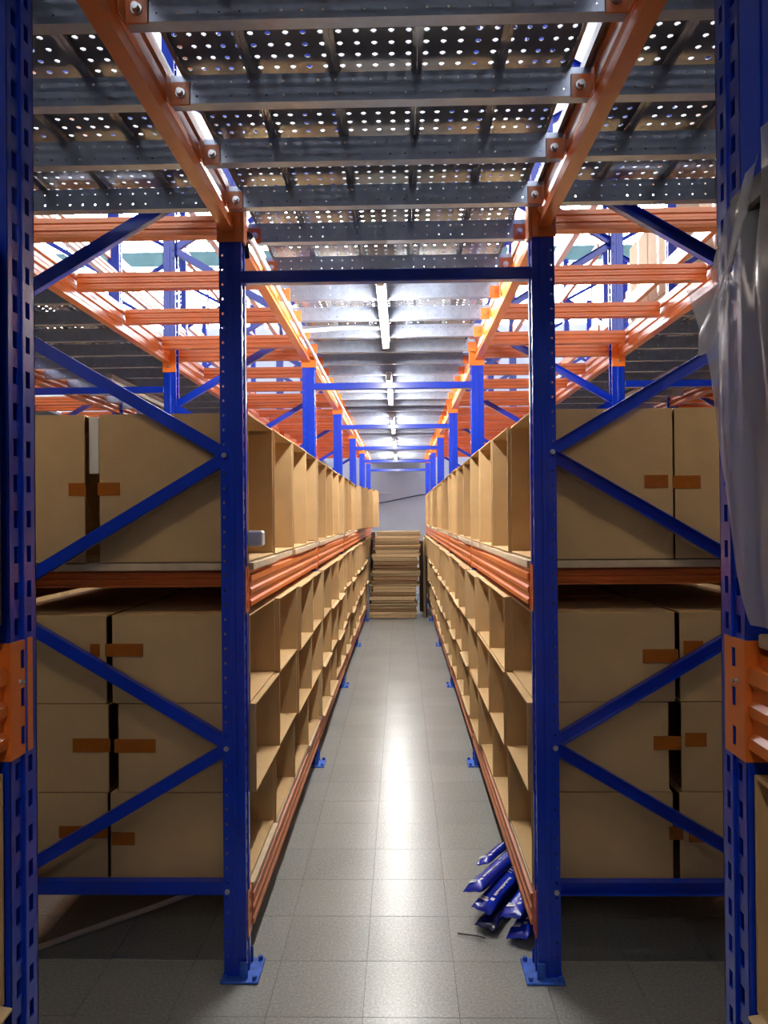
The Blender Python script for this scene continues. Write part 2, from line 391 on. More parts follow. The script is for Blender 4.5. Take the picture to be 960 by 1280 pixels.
# ------------------------------------------------------------------ beams
def beam_profile(h, t):            # face towards +x at x=0
    g = .006
    zs = [0, .10, .16, .30, .36, .50, .56, .70, .76, .90, 1.0]
    P = [(0, 0), (0, .12 * h), (-g, .18 * h), (-g, .30 * h), (0, .36 * h), (0, .46 * h), (-g, .52 * h), (-g, .64 * h), (0, .70 * h), (0, .86 * h), (-g * 2.5, .90 * h), (-g * 2.5, h)]
    return [(-t, 0)] + P + [(-t, h)]
CON = MB()
mt = Matrix(((0, 0, 1, .004), (1, 0, 0, 0), (0, 1, 0, -.018), (0, 0, 0, 1)))
CON.perf([(.020, None), (.018, ('r', .011, .026)), (.020, None)], 3, .0533, .0035, mt)
CON.box(-.045, .004, -.004, 0, -.018, .142)
CON = CON.mesh('connector', 'orange')          # spans y 0..0.058 on the post face, z -.018...142
beam_cache = {}
def beam(x, ya, yb, z, face, label, cat='beam', h=.125, t=.05, m='orange', con=True, group=None, name='rack_beam', proud=0.0):
    key = (round(yb - ya, 4), h, t, m)
    if key not in beam_cache:
        beam_cache[key] = MB().prism(beam_profile(h, t), -(yb - ya) / 2, (yb - ya) / 2).mesh('beam', m)
    e = tag(empty(name, (x, (ya + yb) / 2, z), 0 if face > 0 else PI), label, cat, group)
    link('bar', beam_cache[key], e, (proud, 0, 0))
    if con:
        L = (yb - ya) / 2
        link('connector', CON, e, (0, L, 0)); c = link('connector', CON, e, (0, -L, 0)); c.scale = (1, -1, 1)
    return e
for side, X, f in (('left', XL, 1), ('right', XR, -1)):
    for k in range(NB):
        ya, yb = Y0 + BAY * k + PW, Y0 + BAY * (k + 1)
        beam(X, ya, yb, 1.262, f, 'orange beam under the tall boxes of the %s rack, %s from the camera' % (side, ORD[k]), group='shelf beams of the box racks', proud=.012)
        beam(X, ya, yb, .145, f, 'dusty orange beam near the floor, %s rack, %s from the camera' % (side, ORD[k]), m='orange_dusty', group='floor-level beams of the box racks', proud=.012)
# cross supports seen under the tall boxes at the near rack ends
def rung_mesh(L, h, m):
    return MB().prism(beam_profile(h, .05), -L / 2, L / 2).mesh('rung', m)
RUNG = rung_mesh(D - .1, .078, 'orange')
for side, X, s in (('left', XL, -1), ('right', XR, 1)):
    o = link('shelf_support', rung_mesh(D - .12, .062, 'orange'), None, (X + s * D / 2, Y0 + .135, 1.325), (0, 0, -PI / 2))
    tag(o, 'orange crossbar carrying the upper shelf at the near end of the %s rack' % side, 'beam')

# ------------------------------------------------------------------ overhead: aisle beams, rungs, tie bars
ZB = 2.550
for side, X, s in (('left', XL, -1), ('right', XR, 1)):
    xf = X + s * .022              # inner face of the overhead aisle beam
    face = -s
    near_y = (NLY if side == 'left' else NRY) + PW / 2
    beam(xf, near_y, Y0 - .002, ZB, face, 'orange overhead beam running from the %s front post towards the camera' % side, con=False, h=.155, t=.04, group='overhead aisle beams', name='overhead_beam')
    for k in range(NB):
        ya, yb = Y0 + BAY * k + PW, Y0 + BAY * (k + 1)
        beam(xf, ya, yb, ZB, face, 'orange overhead beam above the %s edge of the aisle, %s bay from the camera' % (side, ORD[k]), con=False, h=.155, t=.04, group='overhead aisle beams', name='overhead_beam')
        beam(X + s * (D - .042), ya, yb, ZB + .010, face, 'orange overhead beam along the back of the %s box rack, %s from the camera' % (side, ORD[k]), con=False, h=.15, t=.042, group='overhead rear beams', name='overhead_beam')
        for q, dy in enumerate((.17, .80, 1.41, 2.03)):
            i = k * 4 + q
            o = link('overhead_crossbar', RUNG, None, (X + s * D / 2, Y0 + BAY * k + dy, 2.608), (0, 0, -PI / 2))
            tag(o, 'orange overhead crossbar above the %s box rack, %s from the camera' % (side, ORD[i]), 'beam', 'overhead crossbars of the box racks')
    # orange saddle plates on the posts that carry the overhead beams
    for k in range(NB + 1):
        e = tag(empty('saddle_bracket', (X + s * .040, Y0 + BAY * k, 2.518)), 'orange bracket holding the overhead beam on the %s aisle post, %s from the camera' % (side, ORD[k]), 'bracket', 'beam brackets')
        link('plate', MB().bbox(-.042, .042, -.012, -.004, 0, .19, .002).mesh('plate', 'orange'), e)
        link('side_plate', MB().bbox(-.005, .005, -.012, .05, 0, .19, .002).mesh('side_plate', 'orange'), e, (-s * .047, 0, 0))
for side, X, s in (('left', XL, -1), ('right', XR, 1)):
    for k in range(1, NB + 1):
        e = tag(empty('saddle_bracket', (X + s * (D - .038), Y0 + BAY * k, 2.50)), 'orange bracket on the rear post of the %s rack, %s from the camera' % (side, ORD[k - 1]), 'bracket', 'rear beam brackets')
        link('plate', MB().bbox(-.042, .042, -.012, -.004, 0, .19, .002).mesh('plate', 'orange'), e)
        link('bolt', MB().tube([(0, -.020, .035), (0, -.010, .035)], .008, 6, False).mesh('bolt', 'steel'), e)
    for k in (0, 1):
        ya, yb = Y0 + BAY * k + PW, Y0 + BAY * (k + 1)
        beam(X + s * D, ya, yb, 1.262, s, 'orange shelf beam at the back of the %s rack, %s from the camera' % (side, ORD[k]), group='rear shelf beams')
        beam(X + s * D, ya, yb, .145, s, 'dusty orange floor-level beam at the back of the %s rack, %s from the camera' % (side, ORD[k]), m='orange_dusty', group='rear shelf beams')
for k in range(NB + 1):
    m_ = MB().bbox(XL - .002, XR + .002, -.02, .02, -.021, .021, .004).mesh('aisle_tie_bar', 'blue')
    o = link('aisle_tie_bar', m_, None, (0, fy(k) - .02, 2.400))
    tag(o, 'blue tie bar crossing the aisle overhead between the posts, %s from the camera' % ORD[k], 'bar', 'tie bars over the aisle')
for side, xa, xb in (('left', XLN, XL - D), ('right', XR + D, XRN)):
    for k in (1, 2, 3):
        o = link('aisle_tie_bar', MB().bbox(xa, xb, -.02, .02, -.021, .021, .004).mesh('aisle_tie_bar', 'blue'), None, (0, fy(k) - .02, 2.392))
        tag(o, 'blue tie bar over the next aisle on the %s, %s from the camera' % (side, ORD[k - 1]), 'bar', 'tie bars over the side aisles')
# neighbouring rows: overhead beams and crossbars
for side, X, s in (('left', XLN, -1), ('right', XRN, 1)):
    for k in range(0, NB):
        ya, yb = Y0 + BAY * k + PW, Y0 + BAY * (k + 1)
        beam(X, ya, yb, ZB, -s, 'orange overhead beam of the next row on the %s, %s from the camera' % (side, ORD[k]), con=False, group='overhead beams of the next row on the %s' % side, name='overhead_beam')
        for q, dy in enumerate((.17, .80, 1.41, 2.03)):
            o = link('overhead_crossbar', RUNG, None, (X + s * D / 2, Y0 + BAY * k + dy, 2.608), (0, 0, -PI / 2))
            tag(o, 'orange overhead crossbar above the next row on the %s, %s from the camera' % (side, ORD[k * 4 + q]), 'beam', 'overhead crossbars of the next row on the %s' % side)
# upper storey beams
for side, xs in (('left', (XL - D, XLN, XLN - D)), ('right', (XR + D, XRN, XRN + D))):
    for z in (3.75, 4.75):
        for x in xs:
            for k in range(1 if abs(x) < 2 else 0, NB):
                ya, yb = Y0 + BAY * k + PW, Y0 + BAY * (k + 1)
                beam(x, ya, yb, z, 1 if (x < 0) == (x in (XLN,)) else -1, 'orange shelf beam of the upper storey seen through the %s overhead crossbars' % side, con=False, group='upper storey beams on the %s' % side, name='upper_beam')

# ------------------------------------------------------------------ mezzanine deck: joists with clips, perforated planks
ceiling = struct(empty('ceiling', (0, 0, 2.60)), 'perforated steel deck on joists over the aisle')
def joist_mesh(L):
    b = MB(); n = int(L / .042); p = L / n
    mt = Matrix(((0, 1, 0, -L / 2), (0, 0, -1, 0), (1, 0, 0, 0), (0, 0, 0, 1)))     # web facing -y
    b.perf([(.012, None), (.012, ('o', .006)), (.022, None), (.012, ('o', .006)), (.012, None)], n, p, .002, mt)
    b.box(-L / 2, L / 2, .002, .035, 0, .002); b.box(-L / 2, L / 2, .002, .035, .068, .070)
    b.box(-L / 2, L / 2, .033, .035, .002, .014)
    return b.mesh('joist', 'galv')
CLIP = MB().bbox(-.004, .046, -.004, 0, -.006, .052, .001)
CLIP.bbox(-.004, 0, -.04, 0, -.006, .052, .001).tube([(.023, -.014, .023), (.023, -.003, .023)], .008, 6, False)
CLIP = CLIP.mesh('clip', 'orange')
CLIPBOLT = MB().tube([(0, -.020, 0), (0, -.003, 0)], .0075, 8, False).tube([(0, -.009, 0), (0, -.0045, 0)], .012, 12, False).mesh('bolt', 'steel')
TAB = MB().bbox(-.012, .012, -.006, -.0005, -.004, .03, .001).mesh('clip', 'orange')
xa, xb = XL - .022, XR + .022
JA = joist_mesh(xb - xa - .004)
JS = joist_mesh(2.4)
JN_L = joist_mesh((XL - D) - XLN - .004); JN_R = joist_mesh(XRN - (XR + D) - .004)
near_j = [.62, .94, 1.255, 1.57, 1.885, 2.205, 2.525]
aisle_j = [2.85] + [3.22 + .39 * i for i in range(31)]
for y in near_j + aisle_j:
    if y > WALL_Y - .3: continue
    j = link('joist', JA, ceiling, ((xa + xb) / 2, y, 0))
    link('clip', CLIP, j, (-(xb - xa) / 2 + .004, -.001, 0)); c = link('clip', CLIP, j, ((xb - xa) / 2 - .004, -.001, 0)); c.scale = (-1, 1, 1)
    if y < 3.4:
        for q in (-1, 1): link('bolt', CLIPBOLT, j, (q * ((xb - xa) / 2 - .027), 0, .023))
    if y < 2.6:
        for s, xe in ((-1, xa - .042), (1, xb + .042)):
            j = link('joist', JS, ceiling, (xe + s * 1.202, y, 0))
            link('clip', TAB, j, (-s * 1.19, 0, 0))
    else:
        link('joist', JN_L, ceiling, ((XL - D + XLN) / 2, y, 0)); link('joist', JN_R, ceiling, ((XR + D + XRN) / 2, y, 0))
def plank_mesh(L):
    n = int(L / .045); p = L / n; W = .2035; b = MB()
    b.perf([(W / 5 if 0 < 1 else 0, ('o', .0145))] * 5, n, p, .0022, Matrix(((1, 0, 0, -W / 2), (0, 1, 0, -L / 2), (0, 0, 1, .0022), (0, 0, 0, 1))))
    for x0, x1 in ((-W / 2, -W / 2 + .0025), (W / 2 - .0025, W / 2)):
        b.box(x0, x1, -L / 2, L / 2, -.022, 0)
    b.box(-W / 2, -W / 2 + .012, -L / 2, L / 2, -.024, -.022); b.box(W / 2 - .012, W / 2, -L / 2, L / 2, -.024, -.022)
    return b.mesh('deck_plank', 'plank')
ZP = .0945
PLK = plank_mesh(2.0); PLA = plank_mesh(BAY)
for i in range(-14, 15):
    x = -.053 + .2045 * i
    cut = .85 if abs(i) == 2 else 1.0          # outer planks are cut narrower and leave a slit beside the beam
    if abs(i) == 2: x -= math.copysign(.0152, i)
    for y in (-.40, 1.605):
        link('deck_plank', PLK, ceiling, (x, y, ZP)).scale = (cut, 1, 1)
for k in range(6):
    y = 2.61 + BAY * (k + .5)
    if y + BAY / 2 > WALL_Y + .5: continue
    if y + BAY / 2 > WALL_Y: y = WALL_Y - BAY / 2 - .01
    for i in range(-2, 3):
        x = -.053 + .2045 * i - (math.copysign(.0152, i) if abs(i) == 2 else 0)
        link('deck_plank', PLA, ceiling, (x, y, ZP)).scale = (.85 if abs(i) == 2 else 1, 1, 1)
    for i in range(5):
        link('deck_plank', PLA, ceiling, (XL - D - .11 - .2045 * i, y, ZP)); link('deck_plank', PLA, ceiling, (XR + D + .11 + .2045 * i, y, ZP))

for xa_, xb_, ya_, yb_ in ((-HX + .01, XLN - D - .02, -6.9, WALL_Y - .02), (XRN + D + .02, HX - .01, -6.9, WALL_Y - .02), (XLN - D - .02, XRN + D + .02, -6.9, -1.42)):
    link('light_block_panel', MB().bbox(xa_, xb_, ya_, yb_, .07, .10, .002).mesh('light_block_panel', 'plank'), ceiling)  # unseen panels added to keep window light off the lower floor

# ------------------------------------------------------------------ boxes
def box_mesh(dx, dy, dz, t=.006, rim=True):
    """carton lying on its side, mouth towards +x at x=0"""
    b = MB()
    b.bbox(-dx, 0, 0, t, 0, dz, .001); b.bbox(-dx, 0, dy - t, dy, 0, dz, .001)
    b.bbox(-dx, 0, t, dy - t, 0, t, .001); b.bbox(-dx, 0, t, dy - t, dz - t, dz, .001)
    b.box(-dx, -dx + t, t, dy - t, t, dz - t)
    return b.mesh('carton', 'card')
LH = .314
BW, BP, BO = .532, .5355, .083      # box width, pitch and offset along a bay
LOWM = box_mesh(.49, BW, LH - .003)
UPM = box_mesh(.53, BW, .526); UPR = box_mesh(.487, BW, .526)
FLAP = MB().bbox(-.002, .016, .01, .522, -.002, .003, .001).mesh('flap', 'card_edge')
FLAPI = MB().bbox(-.26, -.001, -.0045, 0, .004, .50, .001).mesh('inner_flap', 'card')
Z_LOW = .292
Z_UP = 1.418
def place_box(side, layer, i, me):
    X, f = (XL, 1) if side == 'left' else (XR, -1)
    k, q = divmod(i, 4)
    y = Y0 + BAY * k + BO + q * BP
    x = X - f * .002 + f * random.uniform(-.010, .004)
    x += f * (.018 if k else .006 * q)
    if layer < 3: x += f * ((.006, .024, .004 if i == 0 else .026)[layer] + random.uniform(-.008, .012))
    z = Z_UP if layer == 3 else Z_LOW + LH * layer
    if side == 'left' and layer == 3 and 12 <= i <= 15: x += (i - 11) * .05
    rz = random.uniform(-.002, .002)
    if f > 0: loc, rot = (x, y, z), rz
    else: loc, rot = (x, y + BW, z), PI + rz
    rows = ['bottom row', 'second row up', 'third row up', 'tall upper row']
    e = tag(empty('open_carton', loc, rot), 'open cardboard box, %s rack, %s, %s from the camera' % (side, rows[layer], ORD[i]), 'box', 'open boxes facing the aisle')
    link('carton', me, e)
    if layer < 3 and 1 <= k < 4 and (i * 7 + layer) % 3:
        fl = link('flap', FLAP, e, (0, 0, random.uniform(0, .002)), (0, random.uniform(.02, .35), 0))
    elif layer == 3 and i % 3 == 0:
        link('inner_flap', FLAPI, e, (0, BW - .008, .006), (0, 0, random.uniform(.0, .02)))
    return e
boxes = {}
for side in ('left', 'right'):
    for layer in range(4):
        for i in range(4 * NB):
            boxes[(side, layer, i)] = place_box(side, layer, i, (UPM if side == 'left' else UPR) if layer == 3 else LOWM)
# second rank of boxes: nearest seen at rack ends, hidden ones added as light blockers
for side, X, f in (('left', XL, 1), ('right', XR, -1)):
    for layer in range(4):
        dx = .49 if layer < 3 else (.53 if side == 'left' else .487)
        gap = (.012, .006, .012, .045)[layer] if side == 'left' else (.014, .022, .020, .012)[layer]
        x = X - f * (dx + .006 + gap)
        dxx = .42 if layer == 3 else .455
        me = box_mesh(dxx, BW, .526 if layer == 3 else LH - .003)
        z = Z_UP if layer == 3 else Z_LOW + LH * layer
        rows = ['bottom row', 'second row up', 'third row up', 'tall upper row']
        for q in range(4):
            y = Y0 + BO + q * BP
            e = tag(empty('back_carton', (x, y, z) if f > 0 else (x, y + BW, z), 0 if f > 0 else PI),
                    'closed box at the back of the %s rack, %s, %s from the camera' % (side, rows[layer], ORD[q]), 'box', 'boxes at the back of the racks')
            link('carton', me, e)
            if q == 0: boxes[(side, layer, 'b')] = e
# boxes added in neighbouring rows to block window light, mouths to the far side
NM1 = MB().bbox(-.90, 0, 0, .53, 0, .95, .004).mesh('carton', 'card'); NM2 = MB().bbox(-.90, 0, 0, .53, 0, .54, .004).mesh('carton', 'card')
for side, X, f in (('left', XLN, 1), ('right', XRN, -1)):
    for k in range(4):
        ya, yb = Y0 + BAY * k + PW, Y0 + BAY * (k + 1)
        beam(X, ya, yb, 1.262, f, 'orange shelf beam of the next row on the %s, %s from the camera' % (side, ORD[k]), con=False, group='beams of the next rows')
        beam(X, ya, yb, .145, f, 'dusty orange floor-level beam of the next row on the %s, %s from the camera' % (side, ORD[k]), con=False, m='orange_dusty', group='beams of the next rows')
        for q in range(4):
            y = Y0 + BAY * k + BO + q * BP
            for me, z, nm in ((NM1, .272, 'lower'), (NM2, 1.389, 'upper')):
                o = link('light_block_carton', me, None, (X - f * .03, y, z) if f > 0 else (X - f * .03, y + .53, z), (0, 0, 0 if f > 0 else PI))
                tag(o, 'added light-blocking carton, %s shelf of the next row on the %s, %s from the camera' % (nm, side, ORD[k * 4 + q]), 'box', 'light-blocking cartons of the next rows')
# brown tape across the seams at the rack ends: (side, layer, front piece, back piece) in world x and z
def tape(e, x0, x1, z0, z1):
    c = Vector(((x0 + x1) / 2, Y0 + .096, (z0 + z1) / 2))
    me = MB().bbox(-(x1 - x0) / 2, (x1 - x0) / 2, -.0012, .0012, -(z1 - z0) / 2, (z1 - z0) / 2, .0004).mesh('tape', 'tape')
    o = link('tape', me, e)
    mw = Matrix.Translation(e.location) @ e.rotation_euler.to_matrix().to_4x4()
    p = mw.inverted() @ c
    ye = 0.0 if e.rotation_euler.z < 1 else BW
    o.location = (p.x, ye - .0016 if ye == 0 else ye + .0016, p.z)
def wx(px): return (px - 501) * 2.70 / FPX
def wz(py): return CAM_H - (py - 645) * 2.70 / FPX
for side, layer, a, c in (('left', 3, (119, 147, 600, 616), (82, 104, 600, 616)), ('left', 2, (127, 175, 803, 819), (108, 120, 803, 819)),
                          ('left', 1, (138, 190, 923, 940), (85, 133, 922, 939)), ('left', 0, (134, 163, 1040, 1056), (67, 129, 1032, 1047)),
                          ('right', 3, (804, 833, 597, 613), (839, 873, 598, 614)), ('right', 2, (800, 843, 813, 830), (850, 874, 803, 820)),
                          ('right', 1, (812, 846, 921, 938), (851, 877, 917, 934)), ('right', 0, (830, 847, 1033, 1049), (854, 884, 1037, 1052))):
    for q, r in ((0, a), ('b', c)):
        x0, x1 = wx(r[0]), wx(r[1])
        tape(boxes[(side, layer, q)], x0, x1, wz(r[3]), wz(r[2]))

# shelf boards: pale sheets lying on the beams
for side, X, f in (('left', XL, 1), ('right', XR, -1)):
    for lev, z, nm in ((1.388, .026, 'under the tall boxes'), (.272, .017, 'under the bottom boxes')):
        for k in range(NB):
            e = tag(empty('shelf_board', (X, Y0 + BAY * k, lev)), 'pale board deck %s of the %s rack, %s bay from the camera' % (nm, side, ORD[k]), 'shelf', 'shelf decks')
            y = .083
            for q in range(4):
                wd = .525
                jit = random.uniform(-.012, .006)
                x0, x1 = sorted((f * (.016 + jit), -f * (D - .05)))
                link('sheet', MB().bbox(x0, x1, 0, wd, 0, z, .0015).mesh('sheet', 'board'), e, (0, y, 0)); y += BP

# ------------------------------------------------------------------ aisle lights
def light_fixture(x, yc, z, L, label, group, tm='tube', rz=0.0, lit=True, hood=False):
    e = tag(empty('tube_light', (x, yc, z), rz), label, 'light', group)
    link('housing', MB().bbox(-.022, .022, -L / 2 - .03, L / 2 + .03, .018, .045, .004).mesh('housing', 'white'), e)
    link('tube', MB().tube([(0, -L / 2, 0), (0, L / 2, 0)], .014, 14).mesh('tube', tm if lit else 'white'), e)
    for s in (-1, 1):
        link('end_cap', MB().bbox(-.018, .018, min(s * L / 2, s * (L / 2 + .03)), max(s * L / 2, s * (L / 2 + .03)), -.017, .019, .003).mesh('end_cap', 'white'), e)
    if hood:
        prof = [(-.030, .046), (-.105, -.052), (-.108, -.050), (-.033, .049), (.033, .049), (.108, -.050), (.105, -.052), (.030, .046)]
        link('reflector_hood', MB().prism(prof, -L / 2 - .03, L / 2 + .03).prism([prof[0], prof[7], prof[6], prof[1]], -L / 2 - .036, -L / 2 - .031).prism([prof[0], prof[7], prof[6], prof[1]], L / 2 + .031, L / 2 + .036).mesh('reflector_hood', 'white'), e)
    return e
for i, yc in enumerate((3.80, 6.05, 8.35, 10.6, 12.85)):
    light_fixture(-.077, yc, 2.552, 1.18, 'lit white fluorescent tube over the aisle, %s from the camera' % ORD[i], 'aisle tube lights')
for side, x in (('left', -2.05), ('right', 1.94)):
    for i, yc in enumerate((3.7, 6.0, 8.3)):
        light_fixture(x, yc, 2.552, 1.18, 'unlit white tube light over the next aisle on the %s, %s from the camera' % (side, ORD[i]), 'side aisle tube lights', lit=False)
for side, x in (('left', -1.36), ('right', 1.30)):
    light_fixture(x, 1.88, 2.54, .60, 'tube light over the cross aisle on the %s side' % side, 'cross aisle lights', tm='tube_cross', rz=PI / 2, hood=True)
light_fixture(-.05, -1.0, 2.552, 1.18, 'unseen tube light added over the aisle behind the camera as fill', 'cross aisle lights', tm='tube_fill', hood=True)  # added to light the film and near posts from behind

# conduit along the left beam, its branch to the first light
e = tag(empty('conduit', (XL + .012, 2.72, 2.575)), 'silver electrical conduit running along the left overhead beam', 'pipe')
link('pipe', MB().tube([(0, 0, 0), (0, 11.5, 0)], .011, 10).mesh('pipe', 'steel'), e)
link('branch_pipe', MB().tube([(0, 1.42, .004), (.20, 1.44, .022), (.42, 1.45, .022)], .010, 10).mesh('branch_pipe', 'white'), e)
link('elbow', MB().tube([(0, 0, 0), (-.004, -.05, -.01), (-.006, -.06, -.05), (-.008, -.03, -.085)], .012, 8).mesh('elbow', 'cable'), e)

# ------------------------------------------------------------------ stack of flattened boxes at the aisle end
z = 0.004
N = 27
hs = [random.uniform(.035, .062) for _ in range(N)]
sc_ = (1.335 - z) / sum(hs); hs = [h * sc_ for h in hs]
for i, h in enumerate(hs):
    t = i / (N - 1)
    x0 = -.50 + .10 * t + random.uniform(-.03, .03); x1 = .215 + .09 * t + random.uniform(-.03, .03)
    if i < 5: x0 -= .03
    b = MB()
    npl = random.choice((2, 3, 3)); zz = 0
    for q in range(npl):
        hh = h / npl
        b.bbox(x0 + random.uniform(-.012, .012), x1 + random.uniform(-.012, .012), random.uniform(-.012, .012), .60 + random.uniform(-.02, .02), zz + (.0012 if q else .007), zz + hh, .001)
        zz += hh
    o = link('flattened_carton', b.mesh('flattened_carton', 'flat_dark' if i in (2, 7, 11, 12, 15, 16, 17) else 'flat'), None, (0, 11.78, z), (0, 0, random.uniform(-.02, .02)))
    tag(o, 'bundle of flattened brown cartons in the stack at the aisle end, %s from the floor' % ORD[i], 'cardboard', 'flattened cartons in the stack')
    z += h
for i, (x0, x1, y, zt, tilt, m_, lb) in enumerate(((.36, .378, 12.1, 1.22, .05, 'flat', 'tall flat cardboard sheet standing right of the flattened carton stack'),
                                                   (.382, .396, 11.95, .95, .07, 'black', 'dark sheet leaning beside the flattened carton stack on the right'),
                                                   (-.485, -.45, 12.40, 1.20, -.02, 'black', 'dark brown sheet standing left behind the flattened carton stack'),
                                                   (-.50, -.462, 12.05, .98, 0, 'galv', 'narrow grey upright strip left of the flattened carton stack'))):
    o = link('leaning_sheet', MB().bbox(x0, x1, 0, (.5, .5, .2, .03)[i], 0, zt, .003).mesh('leaning_sheet', m_), None, (0, y if i != 3 else 11.70, 0), (0, 0, 0))
    if i == 3: o.location = (-.03, 11.70, 0)
    tag(o, lb, 'cardboard' if m_ == 'flat' else 'sheet')
for x0, x1, zt, lb in ((.30, .40, 1.16, 'dark brown folded carton standing behind the stack on the right'), (-.49, -.43, 1.31, 'dark brown folded carton standing behind the stack on the left')):
    o = link('folded_carton', MB().bbox(x0, x1, 0, .30, 0, zt, .004).mesh('folded_carton', 'dark_card'), None, (0, 12.66, 0))
    tag(o, lb, 'cardboard')
# cable slung across the end wall
o = link('wall_cable', MB().tube([(-.9, WALL_Y - .03, 1.78), (-.3, WALL_Y - .03, 1.86), (.35, WALL_Y - .03, 1.99), (.9, WALL_Y - .03, 2.05)], .010, 8).mesh('wall_cable', 'cable'))
tag(o, 'thin dark cable slung across the pale end wall', 'cable')
o = link('wall_strip', MB().bbox(-.9, -.22, WALL_Y - .05, WALL_Y - .001, 2.02, 2.05, .004).mesh('wall_strip', 'white'))
tag(o, 'short white strip on the end wall left of the cable', 'strip')

# ------------------------------------------------------------------ blue foil bags on the floor by the right rack
def bag_mesh(L, w_, h_, m):
    b = MB(); ns, nr = 22, 14; vs = []; fs = []
    for i in range(ns + 1):
        t = i / ns; y = t * L
        e_ = min(t, 1 - t) * L / .05
        k = min(1, e_); k = k * k * (3 - 2 * k)
        hh = .0025 + (h_ - .0025) * k; ww = w_ * (1.06 - .10 * k) * (1 + .02 * math.sin(9 * t * PI))
        for j in range(nr):
            a = 2 * PI * j / nr
            ca, sa = math.cos(a), math.sin(a)
            px = ww / 2 * math.copysign(abs(ca) ** .7, ca); pz = hh / 2 * math.copysign(abs(sa) ** .55, sa)
            if k < .5: pz += .004 * math.sin(px * 160)
            vs.append((px + .002 * math.sin(13 * t + j), y, pz + .0015 * math.sin(17 * t + 2 * j)))
    for i in range(ns):
        for j in range(nr):
            fs.append((i * nr + j, (i + 1) * nr + j, (i + 1) * nr + (j + 1) % nr, i * nr + (j + 1) % nr))
    fs += [tuple(range(nr)), tuple(ns * nr + i for i in range(nr - 1, -1, -1))]
    b.add(vs, fs, None, True)
    return b.mesh('bag_body', m)
BAGS = [((.262, 2.99, .118), (.50, 3.40, .098), .078, .040, 'bag', 'topmost left bag of the pile', 18),
        ((.290, 2.93, .074), (.535, 3.36, .080), .078, .040, 'bag', 'bag just under the topmost left one', -8),
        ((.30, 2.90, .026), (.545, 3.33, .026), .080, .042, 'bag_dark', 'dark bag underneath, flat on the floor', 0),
        ((.392, 2.86, .085), (.61, 3.28, .080), .080, .044, 'bag', 'upper right bag with bright white lettering', 12),
        ((.408, 2.82, .030), (.63, 3.24, .030), .084, .046, 'bag', 'lowest right bag nearest the camera', 14),
        ((.326, 3.235, .112), (.466, 3.49, .095), .050, .028, 'bag', 'farthest bag tucked under the beam', 20)]
for a, c, w_, h_, m_, lb, rl in BAGS:
    a = Vector(a); c = Vector(c); d = c - a; L = d.length
    yaw = math.atan2(-d.x, d.y); pit = math.atan2(d.z, math.hypot(d.x, d.y))
    e = empty('foil_bag', a, rot=None)
    e.rotation_euler = (Matrix.Rotation(yaw, 4, 'Z') @ Matrix.Rotation(pit, 4, 'X') @ Matrix.Rotation(math.radians(-rl), 4, 'Y')).to_euler()
    tag(e, 'long blue foil bag on the floor, ' + lb, 'bag', 'blue foil bags by the right rack')
    link('bag_body', bag_mesh(L, w_, h_, m_), e)
    if m_ == 'bag':
        p = MB(); zt = h_ / 2 + .0012
        def patch(x0, x1, y0, y1): p.box(x0, x1, y0, y1, zt - .0006, zt)
        patch(-.026, .006, .040, .056); patch(.010, .024, .060, .078); patch(-.026, .000, .062, .068)
        y = .100
        while y < .26:
            q = random.uniform(.006, .012); patch(.008, .008 + random.choice((.007, .010)), y, y + q); y += q + .004
        y = .30
        while y < L - .07:
            q = .010; patch(-.014, .002, y, y + q * .4); patch(-.014, -.010, y, y + q); y += .020
        o = link('printed_lettering', p.mesh('printed_lettering', 'print'), e); o['label'] = 'white printed lettering'; o['kind'] = 'stuff'
# thin dark wire end beside the bags
o = link('loose_wire', MB().tube([(.20, 2.90, .004), (.235, 2.885, .008), (.27, 2.862, .016), (.30, 2.858, .010)], .003, 6).mesh('loose_wire', 'cable'))
tag(o, 'short dark wire on the floor left of the blue bags', 'wire')

# ------------------------------------------------------------------ small things
e = empty('white_pole', (-1.36, 2.76, .012), rot=(0, 0, 0))
link('rod', MB().tube([(0, 0, 0), (.34, .30, 0), (.62, .56, 0)], .011, 10).mesh('rod', 'white'), e)
link('rod_cap', MB().tube([(.60, .541, 0), (.63, .568, 0)], .0118, 10).mesh('rod_cap', 'cable'), e)
tag(e, 'thin white pole lying on the floor under the left rack', 'pole')
o = link('foam_block', MB().bbox(-.055, .052, 0, .06, 0, .055, .006).mesh('foam_block', 'white'), None, (XL - .002, Y0 + PW + .004, 1.472))
tag(o, 'small white foam block between left front post and first tall box', 'block')
# pale strip standing in the gap between the two tall boxes of the left rack
o = link('edge_strip', MB().bbox(0, .036, 0, .01, 0, .205, .002).mesh('edge_strip', 'white'), None, (XL - .532 - .045, Y0 + .11, 1.735))
tag(o, 'white paper strip in the gap between the tall boxes of the left rack', 'strip')

